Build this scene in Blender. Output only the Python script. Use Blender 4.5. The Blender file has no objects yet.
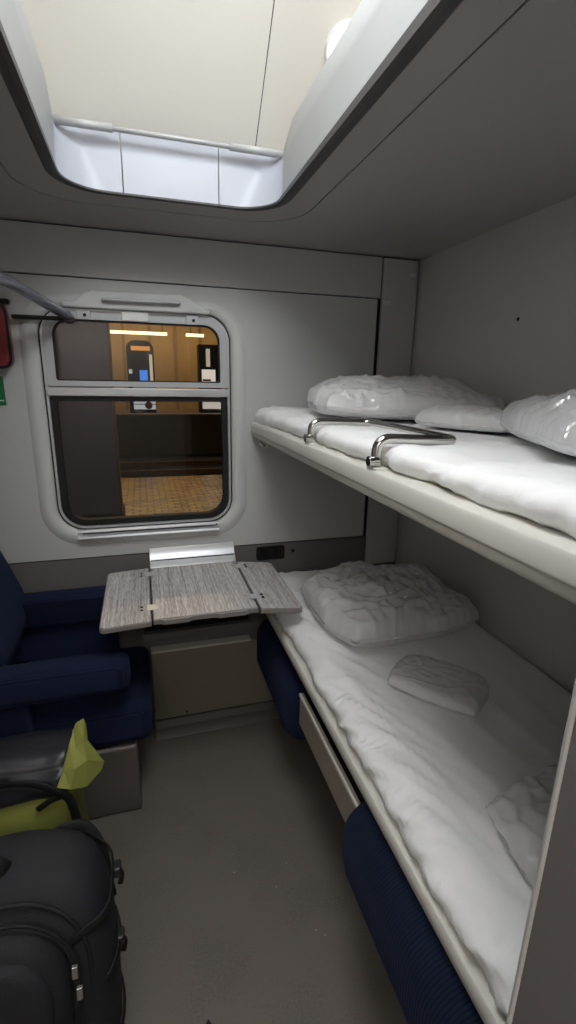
import bpy, math, random
from mathutils import Vector, Matrix, noise
random.seed(7)

# ------------------------------------------------------------------ camera
scene = bpy.context.scene
COL = scene.collection
CAM_LOC = Vector((0.0, -1.977, 1.5539))
YAW, PITCH, ROLL, FPX = 0.2940, 0.2681, 0.0188, 481.46
def cam_matrix():
    cy, sy, cp, sp = math.cos(YAW), math.sin(YAW), math.cos(PITCH), math.sin(PITCH)
    f = Vector((sy*cp, cy*cp, -sp)); r = Vector((cy, -sy, 0)); u = r.cross(f)
    c, s = math.cos(ROLL), math.sin(ROLL)
    r2 = r*c + u*s; u2 = u*c - r*s
    m = Matrix(((r2.x, u2.x, -f.x, CAM_LOC.x), (r2.y, u2.y, -f.y, CAM_LOC.y),
                (r2.z, u2.z, -f.z, CAM_LOC.z), (0, 0, 0, 1)))
    return m
cd = bpy.data.cameras.new('camera'); cam = bpy.data.objects.new('camera', cd)
COL.objects.link(cam); cam.matrix_world = cam_matrix()
cd.sensor_fit = 'VERTICAL'; cd.sensor_height = 24.0; cd.sensor_width = 13.5
cd.lens = FPX/1024*24.0; cd.clip_start = 0.02; cd.clip_end = 200
scene.camera = cam

# ------------------------------------------------------------------ world, exposure
w = bpy.data.worlds.new('night'); scene.world = w; w.use_nodes = True
w.node_tree.nodes['Background'].inputs[0].default_value = (0.010, 0.011, 0.014, 1)
w.node_tree.nodes['Background'].inputs[1].default_value = 1.0
scene.view_settings.view_transform = 'Standard'
scene.view_settings.look = 'None'
scene.view_settings.exposure = 0.27
scene.view_settings.gamma = 1.0
scene.view_settings.use_curve_mapping = False
scene.cycles.max_bounces = 14; scene.cycles.diffuse_bounces = 8; scene.cycles.transparent_max_bounces = 12
ADDED_LAMP_BOX = 11.0        # strength of the unseen lamp box added above the ceiling opening
LAMP_ROUND = 2.0
ADDED_CORRIDOR = 8.0     # unseen corridor lamp added to brighten the lower bunk and heater
STATION = 1.0
def area_light(name, loc, size, size_y, power, color, rot=(0, 0, 0)):
    l = bpy.data.lights.new(name, 'AREA'); l.shape = 'RECTANGLE'; l.size = size; l.size_y = size_y
    l.energy = power; l.color = color
    o = bpy.data.objects.new(name, l); o.location = loc; o.rotation_euler = rot; COL.objects.link(o); return o
# unseen area lights added for the station outside the window
area_light('unseen_platform_light', (0.9, 16.6, 3.9), 6.0, 0.3, 75*STATION, (1.0, 0.80, 0.52))
area_light('unseen_platform_light', (0.3, 4.9, 3.6), 1.2, 0.2, 48*STATION, (1.0, 0.76, 0.40))

area_light('unseen_platform_light', (-0.9, 1.6, 3.6), 1.2, 0.2, 22*STATION, (1.0, 0.86, 0.75))  # added only to brighten the train-side face of the pillar
# ------------------------------------------------------------------ helpers
def srgb(r, g, b):
    return tuple(((c/255)/12.92 if c/255 <= 0.04045 else ((c/255+0.055)/1.055)**2.4) for c in (r, g, b)) + (1.0,)

def mat(name, col, rough=0.5, metal=0.0, var=0.0, vscale=8.0, bump=0.0, bscale=60.0, spec=0.5, stretch=(1, 1, 1), coat=0.0):
    m = bpy.data.materials.new(name); m.use_nodes = True
    nt = m.node_tree; b = nt.nodes['Principled BSDF']
    b.inputs['Base Color'].default_value = col
    b.inputs['Roughness'].default_value = rough
    b.inputs['Metallic'].default_value = metal
    b.inputs['Specular IOR Level'].default_value = spec
    if coat: b.inputs['Coat Weight'].default_value = coat
    tc = nt.nodes.new('ShaderNodeTexCoord'); mp = nt.nodes.new('ShaderNodeMapping')
    nt.links.new(tc.outputs['Object'], mp.inputs[0]); mp.inputs['Scale'].default_value = stretch
    if var:
        n = nt.nodes.new('ShaderNodeTexNoise'); n.inputs['Scale'].default_value = vscale; n.inputs['Detail'].default_value = 5
        nt.links.new(mp.outputs[0], n.inputs['Vector'])
        mx = nt.nodes.new('ShaderNodeMix'); mx.data_type = 'RGBA'
        mx.inputs[6].default_value = tuple(c*(1-var) for c in col[:3])+(1,)
        mx.inputs[7].default_value = tuple(min(1, c*(1+var)) for c in col[:3])+(1,)
        nt.links.new(n.outputs['Fac'], mx.inputs[0]); nt.links.new(mx.outputs[2], b.inputs['Base Color'])
    if bump:
        n2 = nt.nodes.new('ShaderNodeTexNoise'); n2.inputs['Scale'].default_value = bscale; n2.inputs['Detail'].default_value = 3
        nt.links.new(mp.outputs[0], n2.inputs['Vector'])
        bp = nt.nodes.new('ShaderNodeBump'); bp.inputs['Strength'].default_value = bump; bp.inputs['Distance'].default_value = 0.003
        nt.links.new(n2.outputs['Fac'], bp.inputs['Height']); nt.links.new(bp.outputs[0], b.inputs['Normal'])
    return m

def emis(name, col, strength):
    m = bpy.data.materials.new(name); m.use_nodes = True
    b = m.node_tree.nodes['Principled BSDF']
    b.inputs['Base Color'].default_value = col
    b.inputs['Emission Color'].default_value = col
    b.inputs['Emission Strength'].default_value = strength
    return m

M = {}
M['wall'] = mat('wall_laminate', srgb(186, 187, 185), 0.42, var=0.03, vscale=3)
M['wall_side'] = mat('wall_side_laminate', srgb(190, 189, 184), 0.42, var=0.03, vscale=3)
M['wall_bounce'] = mat('wall_bounce_laminate', srgb(226, 225, 222), 0.45, var=0.02, vscale=3)  # made paler on the unseen walls to bounce light onto the lower bunk
M['ceil'] = mat('ceiling_laminate', srgb(166, 161, 158), 0.36, var=0.03, vscale=3)
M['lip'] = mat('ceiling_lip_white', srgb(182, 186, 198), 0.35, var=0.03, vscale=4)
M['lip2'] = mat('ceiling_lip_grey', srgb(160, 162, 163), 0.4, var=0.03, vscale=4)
M['edge'] = mat('opening_edge_grey', srgb(70, 68, 69), 0.5)
M['roof'] = mat('roof_cream', srgb(233, 229, 220), 0.55, var=0.015, vscale=2)
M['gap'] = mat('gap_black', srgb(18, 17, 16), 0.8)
M['lower'] = mat('lower_wall_grey', srgb(104, 102, 100), 0.5, var=0.05, vscale=6)
M['mould'] = mat('window_moulding', srgb(198, 199, 198), 0.38)
M['alu'] = mat('brushed_aluminium', srgb(200, 201, 203), 0.34, 0.45, var=0.06, vscale=20, stretch=(1, 8, 8))
M['alu_paint'] = mat('sash_grey', srgb(184, 185, 186), 0.4, 0.1)
M['chrome'] = mat('chrome', srgb(205, 203, 200), 0.16, 1.0)
M['darkmetal'] = mat('dark_steel', srgb(92, 92, 102), 0.28, 0.9)
M['barmetal'] = mat('bar_steel', srgb(170, 170, 182), 0.22, 0.7)
M['railsteel'] = mat('track_steel', srgb(150, 118, 84), 0.35, 0.5)
M['blackmetal'] = mat('black_metal', srgb(24, 23, 24), 0.45, 0.4)
M['rubber'] = mat('black_rubber', srgb(16, 16, 17), 0.6)
M['rail'] = mat('bunk_rail_cream', srgb(206, 204, 196), 0.38, var=0.02, vscale=5)
M['board'] = mat('bunk_board', srgb(150, 147, 140), 0.6)
M['beige'] = mat('beige_panel', srgb(150, 140, 128), 0.45, var=0.05, vscale=6)
M['base'] = mat('seat_base', srgb(100, 92, 86), 0.5, var=0.06, vscale=5)
M['heater'] = mat('heater_paint', srgb(138, 130, 116), 0.5, var=0.08, vscale=4)
M['door'] = mat('partition_grey', srgb(112, 107, 106), 0.42, var=0.03, vscale=3)
M['trim'] = mat('edge_trim', srgb(205, 204, 202), 0.35)
M['sheet'] = mat('white_sheet', srgb(243, 243, 243), 0.75, var=0.015, vscale=6, bump=0.12, bscale=220, spec=0.2)
M['pillow'] = mat('white_cotton', srgb(238, 238, 237), 0.8, var=0.03, vscale=9, spec=0.2)
M['pinkish'] = mat('folded_linen', srgb(226, 216, 212), 0.8, var=0.03, vscale=9, bump=0.3, bscale=90, spec=0.2)
M['slat'] = mat('slat_wood', srgb(196, 182, 158), 0.6, var=0.08, vscale=15)
M['red'] = mat('red_plastic', srgb(120, 22, 30), 0.3)
M['green'] = mat('green_sign', srgb(18, 112, 66), 0.4)
M['white'] = mat('white_plastic', srgb(225, 225, 222), 0.4)
M['pack'] = mat('charcoal_nylon', srgb(28, 28, 33), 0.7, var=0.15, vscale=30, bump=0.4, bscale=350)
M['pack2'] = mat('black_nylon', srgb(22, 22, 25), 0.7, bump=0.4, bscale=350)
M['web'] = mat('webbing', srgb(12, 12, 13), 0.7, bump=0.4, bscale=250)
M['tarp'] = mat('black_tarpaulin', srgb(40, 40, 45), 0.38, bump=0.25, bscale=40)
M['olive'] = mat('lime_tarpaulin', srgb(146, 149, 74), 0.45, var=0.10, vscale=12, bump=0.25, bscale=40)
M['buckle'] = mat('buckle_plastic', srgb(40, 40, 42), 0.25)
M['silver'] = mat('zip_silver', srgb(190, 190, 190), 0.25, 0.9)

def ribbed_fabric(name, col, scale=210, rough=0.95):
    m = bpy.data.materials.new(name); m.use_nodes = True
    nt = m.node_tree; b = nt.nodes['Principled BSDF']; b.inputs['Roughness'].default_value = rough
    b.inputs['Specular IOR Level'].default_value = 0.15
    b.inputs['Sheen Weight'].default_value = 0.08; b.inputs['Sheen Tint'].default_value = (0.25, 0.35, 0.7, 1)
    tc = nt.nodes.new('ShaderNodeTexCoord')
    wv = nt.nodes.new('ShaderNodeTexWave'); wv.bands_direction = 'Y'; wv.inputs['Scale'].default_value = scale/6.28*2
    wv.inputs['Distortion'].default_value = 0.4
    nt.links.new(tc.outputs['Object'], wv.inputs[0])
    n = nt.nodes.new('ShaderNodeTexNoise'); n.inputs['Scale'].default_value = 400
    nt.links.new(tc.outputs['Object'], n.inputs[0])
    a = nt.nodes.new('ShaderNodeMath'); a.operation = 'MULTIPLY_ADD'; a.inputs[1].default_value = 0.5
    nt.links.new(n.outputs['Fac'], a.inputs[0]); nt.links.new(wv.outputs['Fac'], a.inputs[2])
    mx = nt.nodes.new('ShaderNodeMix'); mx.data_type = 'RGBA'
    mx.inputs[6].default_value = tuple(c*0.55 for c in col[:3])+(1,); mx.inputs[7].default_value = tuple(c*1.35 for c in col[:3])+(1,)
    nt.links.new(a.outputs[0], mx.inputs[0]); nt.links.new(mx.outputs[2], b.inputs['Base Color'])
    bp = nt.nodes.new('ShaderNodeBump'); bp.inputs['Strength'].default_value = 0.5; bp.inputs['Distance'].default_value = 0.002
    nt.links.new(a.outputs[0], bp.inputs['Height']); nt.links.new(bp.outputs[0], b.inputs['Normal'])
    return m
M['blue'] = ribbed_fabric('navy_upholstery', srgb(24, 30, 54))
M['blue_rib'] = ribbed_fabric('navy_ribbed_upholstery', srgb(20, 27, 45), scale=130)

def wood_mat():
    m = bpy.data.materials.new('grey_wood_laminate'); m.use_nodes = True
    nt = m.node_tree; b = nt.nodes['Principled BSDF']; b.inputs['Roughness'].default_value = 0.42
    tc = nt.nodes.new('ShaderNodeTexCoord'); mp = nt.nodes.new('ShaderNodeMapping')
    mp.inputs['Scale'].default_value = (150, 4, 4)
    nt.links.new(tc.outputs['Object'], mp.inputs[0])
    n = nt.nodes.new('ShaderNodeTexNoise'); n.inputs['Scale'].default_value = 1.0; n.inputs['Detail'].default_value = 6; n.inputs['Roughness'].default_value = 0.7
    nt.links.new(mp.outputs[0], n.inputs[0])
    mp2 = nt.nodes.new('ShaderNodeMapping'); mp2.inputs['Scale'].default_value = (420, 30, 30); nt.links.new(tc.outputs['Object'], mp2.inputs[0])
    n2 = nt.nodes.new('ShaderNodeTexNoise'); n2.inputs['Scale'].default_value = 1.0; n2.inputs['Detail'].default_value = 3
    nt.links.new(mp2.outputs[0], n2.inputs[0])
    av = nt.nodes.new('ShaderNodeMath'); av.operation = 'MULTIPLY_ADD'; av.inputs[1].default_value = 0.45
    nt.links.new(n2.outputs['Fac'], av.inputs[0])
    s = nt.nodes.new('ShaderNodeMath'); s.operation = 'MULTIPLY'; s.inputs[1].default_value = 0.6
    nt.links.new(n.outputs['Fac'], s.inputs[0]); nt.links.new(s.outputs[0], av.inputs[2])
    cr = nt.nodes.new('ShaderNodeValToRGB')
    cr.color_ramp.elements[0].position = 0.36; cr.color_ramp.elements[0].color = srgb(112, 107, 106)
    cr.color_ramp.elements[1].position = 0.68; cr.color_ramp.elements[1].color = srgb(230, 226, 224)
    e = cr.color_ramp.elements.new(0.52); e.color = srgb(184, 178, 176)
    nt.links.new(av.outputs[0], cr.inputs[0]); nt.links.new(cr.outputs[0], b.inputs['Base Color'])
    return m
M['wood'] = wood_mat()
M['tedge'] = mat('table_edge', srgb(128, 122, 118), 0.45)

def floor_mat():
    m = bpy.data.materials.new('floor_vinyl'); m.use_nodes = True
    nt = m.node_tree; b = nt.nodes['Principled BSDF']; b.inputs['Roughness'].default_value = 0.55
    tc = nt.nodes.new('ShaderNodeTexCoord')
    n = nt.nodes.new('ShaderNodeTexNoise'); n.inputs['Scale'].default_value = 5; n.inputs['Detail'].default_value = 6
    nt.links.new(tc.outputs['Object'], n.inputs[0])
    n2 = nt.nodes.new('ShaderNodeTexNoise'); n2.inputs['Scale'].default_value = 160; n2.inputs['Detail'].default_value = 2
    nt.links.new(tc.outputs['Object'], n2.inputs[0])
    ad = nt.nodes.new('ShaderNodeMath'); ad.operation = 'ADD'
    nt.links.new(n.outputs['Fac'], ad.inputs[0]); nt.links.new(n2.outputs['Fac'], ad.inputs[1])
    cr = nt.nodes.new('ShaderNodeValToRGB')
    cr.color_ramp.elements[0].position = 0.72; cr.color_ramp.elements[0].color = srgb(100, 94, 87)
    cr.color_ramp.elements[1].position = 1.28; cr.color_ramp.elements[1].color = srgb(112, 105, 98)
    nt.links.new(ad.outputs[0], cr.inputs[0])
    v = nt.nodes.new('ShaderNodeTexVoronoi'); v.inputs['Scale'].default_value = 26
    nt.links.new(tc.outputs['Object'], v.inputs[0])
    lt = nt.nodes.new('ShaderNodeMath'); lt.operation = 'LESS_THAN'; lt.inputs[1].default_value = 0.055
    nt.links.new(v.outputs['Distance'], lt.inputs[0])
    n3 = nt.nodes.new('ShaderNodeTexNoise'); n3.inputs['Scale'].default_value = 3.0; nt.links.new(tc.outputs['Object'], n3.inputs[0])
    gt = nt.nodes.new('ShaderNodeMath'); gt.operation = 'GREATER_THAN'; gt.inputs[1].default_value = 0.55
    nt.links.new(n3.outputs['Fac'], gt.inputs[0])
    mu = nt.nodes.new('ShaderNodeMath'); mu.operation = 'MULTIPLY'
    nt.links.new(lt.outputs[0], mu.inputs[0]); nt.links.new(gt.outputs[0], mu.inputs[1])
    mx = nt.nodes.new('ShaderNodeMix'); mx.data_type = 'RGBA'; mx.inputs[7].default_value = srgb(186, 172, 150)
    nt.links.new(mu.outputs[0], mx.inputs[0]); nt.links.new(cr.outputs[0], mx.inputs[6])
    nt.links.new(mx.outputs[2], b.inputs['Base Color'])
    bp = nt.nodes.new('ShaderNodeBump'); bp.inputs['Strength'].default_value = 0.15; bp.inputs['Distance'].default_value = 0.002
    nt.links.new(n2.outputs['Fac'], bp.inputs['Height']); nt.links.new(bp.outputs[0], b.inputs['Normal'])
    return m
M['floor'] = floor_mat()

def glass_mat(name, tint, ior=1.5, rough=0.0):
    m = bpy.data.materials.new(name); m.use_nodes = True
    nt = m.node_tree; nt.nodes.remove(nt.nodes['Principled BSDF']); out = nt.nodes['Material Output']
    t = nt.nodes.new('ShaderNodeBsdfTransparent'); t.inputs[0].default_value = tint
    g = nt.nodes.new('ShaderNodeBsdfGlossy'); g.inputs['Roughness'].default_value = rough
    f = nt.nodes.new('ShaderNodeFresnel'); f.inputs[0].default_value = ior
    mx = nt.nodes.new('ShaderNodeMixShader')
    nt.links.new(f.outputs[0], mx.inputs[0]); nt.links.new(t.outputs[0], mx.inputs[1]); nt.links.new(g.outputs[0], mx.inputs[2])
    nt.links.new(mx.outputs[0], out.inputs[0]); return m
M['glass'] = glass_mat('window_glass', (0.80, 0.79, 0.77, 1), 1.45)

def plastic_film():
    m = bpy.data.materials.new('clear_plastic_film'); m.use_nodes = True
    nt = m.node_tree; nt.nodes.remove(nt.nodes['Principled BSDF']); out = nt.nodes['Material Output']
    tc = nt.nodes.new('ShaderNodeTexCoord')
    v = nt.nodes.new('ShaderNodeTexVoronoi'); v.feature = 'DISTANCE_TO_EDGE'; v.inputs['Scale'].default_value = 8
    nz = nt.nodes.new('ShaderNodeTexNoise'); nz.inputs['Scale'].default_value = 9; nz.inputs['Detail'].default_value = 4
    nt.links.new(tc.outputs['Object'], nz.inputs[0])
    vm = nt.nodes.new('ShaderNodeVectorMath'); vm.operation = 'MULTIPLY_ADD'; vm.inputs[1].default_value = (0.3, 0.3, 0.3)
    nt.links.new(nz.outputs['Color'], vm.inputs[0]); nt.links.new(tc.outputs['Object'], vm.inputs[2])
    nt.links.new(vm.outputs[0], v.inputs['Vector'])
    mm = nt.nodes.new('ShaderNodeMath'); mm.operation = 'MINIMUM'; mm.inputs[1].default_value = 0.25
    nt.links.new(v.outputs['Distance'], mm.inputs[0])
    bp = nt.nodes.new('ShaderNodeBump'); bp.inputs['Strength'].default_value = 1.0; bp.inputs['Distance'].default_value = 0.03
    nt.links.new(mm.outputs[0], bp.inputs['Height'])
    t = nt.nodes.new('ShaderNodeBsdfTransparent'); t.inputs[0].default_value = (0.99, 0.99, 0.99, 1)
    d = nt.nodes.new('ShaderNodeBsdfDiffuse'); d.inputs[0].default_value = (0.90, 0.90, 0.91, 1)
    g = nt.nodes.new('ShaderNodeBsdfGlossy'); g.inputs['Roughness'].default_value = 0.10
    f = nt.nodes.new('ShaderNodeFresnel'); f.inputs[0].default_value = 1.40
    nt.links.new(bp.outputs[0], g.inputs['Normal'])
    ml = nt.nodes.new('ShaderNodeMath'); ml.operation = 'MULTIPLY_ADD'; ml.inputs[1].default_value = 0.25; ml.inputs[2].default_value = 0.10
    nt.links.new(f.outputs[0], ml.inputs[0])
    m1 = nt.nodes.new('ShaderNodeMixShader'); m1.inputs[0].default_value = 0.62
    nt.links.new(t.outputs[0], m1.inputs[1]); nt.links.new(d.outputs[0], m1.inputs[2])
    m2 = nt.nodes.new('ShaderNodeMixShader')
    nt.links.new(ml.outputs[0], m2.inputs[0]); nt.links.new(m1.outputs[0], m2.inputs[1]); nt.links.new(g.outputs[0], m2.inputs[2])
    nt.links.new(m2.outputs[0], out.inputs[0]); return m
M['film'] = plastic_film()

WORLDLOC = {}
def tag(o, label=None, cat=None, group=None, kind=None):
    if label: o['label'] = label
    if cat: o['category'] = cat
    if group: o['group'] = group
    if kind: o['kind'] = kind
    return o
def thing(name, label, cat, loc, group=None):
    o = bpy.data.objects.new(name, None); o.empty_display_size = 0.05; COL.objects.link(o)
    o.location = loc; WORLDLOC[o.name] = Vector(loc); return tag(o, label, cat, group)
def mobj(name, verts, faces, material, parent=None, smooth=False, bevel=0, seg=2, subsurf=0, origin=None):
    base = Vector((0, 0, 0))
    if parent is not None: base = WORLDLOC[parent.name]
    org = Vector(origin) if origin is not None else (base if parent is not None else Vector((0, 0, 0)))
    me = bpy.data.meshes.new(name)
    me.from_pydata([tuple(Vector(v)-org) for v in verts], [], faces)
    import bmesh
    bm = bmesh.new(); bm.from_mesh(me); bmesh.ops.recalc_face_normals(bm, faces=bm.faces); bm.to_mesh(me); bm.free()
    me.materials.append(material)
    if smooth:
        for p in me.polygons: p.use_smooth = True
    o = bpy.data.objects.new(name, me); COL.objects.link(o)
    if parent is not None: o.parent = parent
    o.location = org-base; WORLDLOC[o.name] = org
    if bevel:
        b = o.modifiers.new('bevel', 'BEVEL'); b.width = bevel; b.segments = seg; b.limit_method = 'ANGLE'; b.angle_limit = 0.7
        for p in me.polygons: p.use_smooth = True
        b.harden_normals = True
    if subsurf:
        s = o.modifiers.new('subsurf', 'SUBSURF'); s.levels = s.render_levels = subsurf
        for p in me.polygons: p.use_smooth = True
    return o
BF = [(0, 3, 2, 1), (4, 5, 6, 7), (0, 1, 5, 4), (1, 2, 6, 5), (2, 3, 7, 6), (3, 0, 4, 7)]
def bverts(x0, x1, y0, y1, z0, z1):
    return [(x0, y0, z0), (x1, y0, z0), (x1, y1, z0), (x0, y1, z0), (x0, y0, z1), (x1, y0, z1), (x1, y1, z1), (x0, y1, z1)]
def box(name, b, material, parent=None, bevel=0.003, seg=2, **k):
    x0, x1, y0, y1, z0, z1 = b
    x0, x1 = sorted((x0, x1)); y0, y1 = sorted((y0, y1)); z0, z1 = sorted((z0, z1))
    return mobj(name, bverts(x0, x1, y0, y1, z0, z1), BF, material, parent, bevel=bevel, seg=seg, **k)
def prism(name, prof, axis, a0, a1, material, parent=None, bevel=0.0, seg=2, smooth=False):
    """profile in the two other axes, extruded along axis (0=x, 1=y, 2=z)"""
    n = len(prof); vs = []
    for a in (a0, a1):
        for p, q in prof:
            vs.append((a, p, q) if axis == 0 else (p, a, q) if axis == 1 else (p, q, a))
    fs = [tuple(range(n)), tuple(range(2*n-1, n-1, -1))] + [(i, (i+1) % n, n+(i+1) % n, n+i) for i in range(n)]
    return mobj(name, vs, fs, material, parent, bevel=bevel, seg=seg, smooth=smooth)
def loft(name, loops, material, parent=None, closed=True, cap0=False, cap1=False, smooth=True, subsurf=0, bevel=0):
    n = len(loops[0]); vs = [v for l in loops for v in l]; fs = []
    for j in range(len(loops)-1):
        for i in range(n if closed else n-1):
            fs.append((j*n+i, j*n+(i+1) % n, (j+1)*n+(i+1) % n, (j+1)*n+i))
    if cap0: fs.append(tuple(range(n)))
    if cap1: fs.append(tuple(range((len(loops)-1)*n, len(loops)*n)))
    return mobj(name, vs, fs, material, parent, smooth=smooth, subsurf=subsurf, bevel=bevel)
def rr(x0, x1, z0, z1, r, seg=8):
    """rounded rectangle, radii bl, br, tr, tl"""
    if not isinstance(r, (tuple, list)): r = (r,)*4
    pts = []
    for (cx, cz, rad, a0) in ((x0+r[0], z0+r[0], r[0], math.pi), (x1-r[1], z0+r[1], r[1], 1.5*math.pi),
                              (x1-r[2], z1-r[2], r[2], 0), (x0+r[3], z1-r[3], r[3], 0.5*math.pi)):
        for k in range(seg+1):
            a = a0+0.5*math.pi*k/seg
            pts.append((cx+rad*math.cos(a), cz+rad*math.sin(a)))
    return pts
def XZ(pts, y): return [(p, y, q) for p, q in pts]
def XY(pts, z): return [(p, q, z) for p, q in pts]
def smoothpath(pts, r, n=6):
    """polyline with filleted corners"""
    pts = [Vector(p) for p in pts]; out = [pts[0]]
    for i in range(1, len(pts)-1):
        a, b, c = pts[i-1], pts[i], pts[i+1]
        rr_ = min(r, (a-b).length*0.49, (c-b).length*0.49)
        p0 = b+(a-b).normalized()*rr_; p1 = b+(c-b).normalized()*rr_
        for k in range(n+1):
            t = k/n; out.append(p0*(1-t)**2+b*2*t*(1-t)+p1*t*t)
    out.append(pts[-1]); return out
def tube(name, path, rad, material, parent=None, n=10, flat=None):
    path = [Vector(p) for p in path]; loops = []
    t0 = (path[1]-path[0]).normalized()
    up = Vector((0, 0, 1)) if abs(t0.z) < 0.9 else Vector((1, 0, 0))
    nrm = (up-t0*up.dot(t0)).normalized()
    for i, p in enumerate(path):
        t = (path[min(i+1, len(path)-1)]-path[max(i-1, 0)]).normalized()
        nrm = (nrm-t*nrm.dot(t)).normalized(); bi = t.cross(nrm)
        r = rad[i] if isinstance(rad, (list, tuple)) else rad
        rb = r if flat is None else flat
        loops.append([p+nrm*math.cos(2*math.pi*k/n)*r+bi*math.sin(2*math.pi*k/n)*rb for k in range(n)])
    return loft(name, loops, material, parent, cap0=True, cap1=True)
def disc(name, c, nrm, r, th, material, parent=None, n=20, bevel=0.001):
    c = Vector(c); nrm = Vector(nrm).normalized()
    u = nrm.orthogonal().normalized(); v = nrm.cross(u)
    lo = [[c+nrm*h+(u*math.cos(2*math.pi*k/n)+v*math.sin(2*math.pi*k/n))*r for k in range(n)] for h in (0, th)]
    return loft(name, lo, material, parent, cap0=True, cap1=True, smooth=False, bevel=bevel)
def rectloop(loop, cx, cz, x0, x1, z0, z1):
    """radial projection of a loop onto a rectangle, with corners snapped"""
    out = []
    for p, q in loop:
        dx, dz = p-cx, q-cz; s = 1e9
        if dx > 1e-9: s = min(s, (x1-cx)/dx)
        if dx < -1e-9: s = min(s, (x0-cx)/dx)
        if dz > 1e-9: s = min(s, (z1-cz)/dz)
        if dz < -1e-9: s = min(s, (z0-cz)/dz)
        out.append([cx+dx*s, cz+dz*s])
    for X in (x0, x1):
        for Z in (z0, z1):
            k = min(range(len(out)), key=lambda i: (out[i][0]-X)**2+(out[i][1]-Z)**2)
            out[k] = [X, Z]
    return [tuple(o) for o in out]
def struct(o): o['kind'] = 'structure'; return o

XL, XR, YB, ZC = -0.75, 1.16, -2.35, 2.0485

# ------------------------------------------------------------------ the compartment shell
fl = struct(box('floor', (XL-0.05, XR+0.05, YB-0.05, 0.02, -0.03, 0.0), M['floor'], bevel=0))
# window wall: backing frame (four pieces round the window opening joined as one shell) and panels
wf = struct(loft('wall_front', [XZ(rectloop(rr(-0.34, 0.355, 0.96, 1.79, 0.10), 0.0, 1.4, XL-0.05, XR+0.05, -0.03, 2.75), 0.012),
                                XZ(rr(-0.34, 0.355, 0.96, 1.79, 0.10), 0.012), XZ(rr(-0.34, 0.355, 0.96, 1.79, 0.10), 0.085),
                                XZ(rectloop(rr(-0.34, 0.355, 0.96, 1.79, 0.10), 0.0, 1.4, XL-0.05, XR+0.05, -0.03, 2.75), 0.085)], M['gap'], smooth=False))
o_out = rr(-0.395, 0.412, 0.903, 1.832, 0.15)
o_mid = rr(-0.378, 0.394, 0.922, 1.815, 0.135)
o_in = rr(-0.347, 0.363, 0.950, 1.800, 0.115)
o_fr = rr(-0.331, 0.347, 0.966, 1.787, 0.098)
rect = rectloop(o_out, 0.0, 1.37, XL, 0.972, 0.848, 1.884)
loft('wall_panel', [XZ(rect, 0.012), XZ(rect, 0.0), XZ(o_out, 0.0)], M['wall'], wf, smooth=False)
loft('window_moulding', [XZ(o_out, 0.0), XZ(o_mid, -0.010), XZ(o_in, -0.012), XZ(o_fr, 0.010), XZ(o_fr, 0.03)], M['mould'], wf)
box('wall_panel', (XL, 0.985, 0.0, 0.014, 1.889, ZC-0.004), M['wall'], wf, 0.002)
box('corner_panel', (0.992, 1.152, -0.002, 0.014, 0.70, ZC-0.006), M['wall'], wf, 0.002)
box('lower_panel', (XL, 1.152, 0.004, 0.014, 0.0, 0.842), M['lower'], wf, 0.002)
for (x, z) in ((1.128, 1.985), (1.016, 1.872)):
    box('latch', (x-0.018, x+0.014, -0.008, -0.002, z-0.008, z+0.008), M['trim'], wf, 0.002)
wr = struct(box('wall_right', (XR, XR+0.05, YB, 0.012, 0.0, 2.75), M['wall_side'], bevel=0))
disc('screw', (XR+0.001, -0.62, 1.752), (-1, 0, 0), 0.006, 0.003, M['blackmetal'], wr, 10)
struct(box('wall_left', (XL-0.05, XL, YB, 0.012, 0.0, 2.75), M['wall_bounce'], bevel=0))
dl = rr(-0.60, 0.34, 0.002, 2.03, 0.001, 3)
def rect_back(y): return XZ(rectloop(dl, -0.13, 1.0, XL, XR, 0.0, 2.75), y)
wb = struct(loft('wall_back', [rect_back(YB-0.05), rect_back(YB), XZ(dl, YB), XZ(dl, YB-0.05), rect_back(YB-0.05)], M['wall_bounce'], smooth=False))
dr = struct(box('door_1', (0.36, 1.12, YB-0.085, YB-0.055, 0.01, 2.03), M['door'], bevel=0.004))   # sliding door pushed open
box('handle', (0.42, 0.44, YB-0.115, YB-0.085, 0.95, 1.12), M['chrome'], dr, 0.004)
# corridor outside the open door
CY = -3.25
struct(box('floor_corridor', (-1.6, 1.6, CY, YB-0.05, -0.03, 0.0), M['floor'], bevel=0))
struct(box('ceiling_corridor', (-1.6, 1.6, CY, YB-0.05, 2.18, 2.22), M['wall_bounce'], bevel=0))
struct(box('wall_corridor_back', (-1.6, 1.6, CY-0.04, CY, 0.0, 2.2), M['wall_bounce'], bevel=0))
for nm, x in (('wall_corridor_left', -1.64), ('wall_corridor_right', 1.60)):
    struct(box(nm, (x, x+0.04, CY, YB-0.05, 0.0, 2.2), M['wall_bounce'], bevel=0))
cl_ = thing('corridor_fill_lamp', 'unseen lamp added on the corridor ceiling to brighten the lower bunk', 'lamp', (-0.35, -2.80, 2.18))  # added fill behind the camera for the dim lower bunk and heater
box('housing', (-0.92, 0.22, -2.98, -2.60, 2.155, 2.18), M['white'], cl_, 0.003)
box('diffuser', (-0.90, 0.20, -2.96, -2.62, 2.125, 2.155), emis('corridor_fill_diffuser', (1.0, 0.93, 0.87, 1), ADDED_CORRIDOR), cl_, 0.004)
# partition beside the door, at the foot of the bunks
wp = struct(box('wall_door_side', (0.352, XR, YB, -1.70, 0.0, ZC-0.004), M['door'], bevel=0.004))
box('edge_trim', (0.349, 0.356, -1.703, -1.697, 0.0, ZC-0.006), M['trim'], wp, 0.003)

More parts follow.
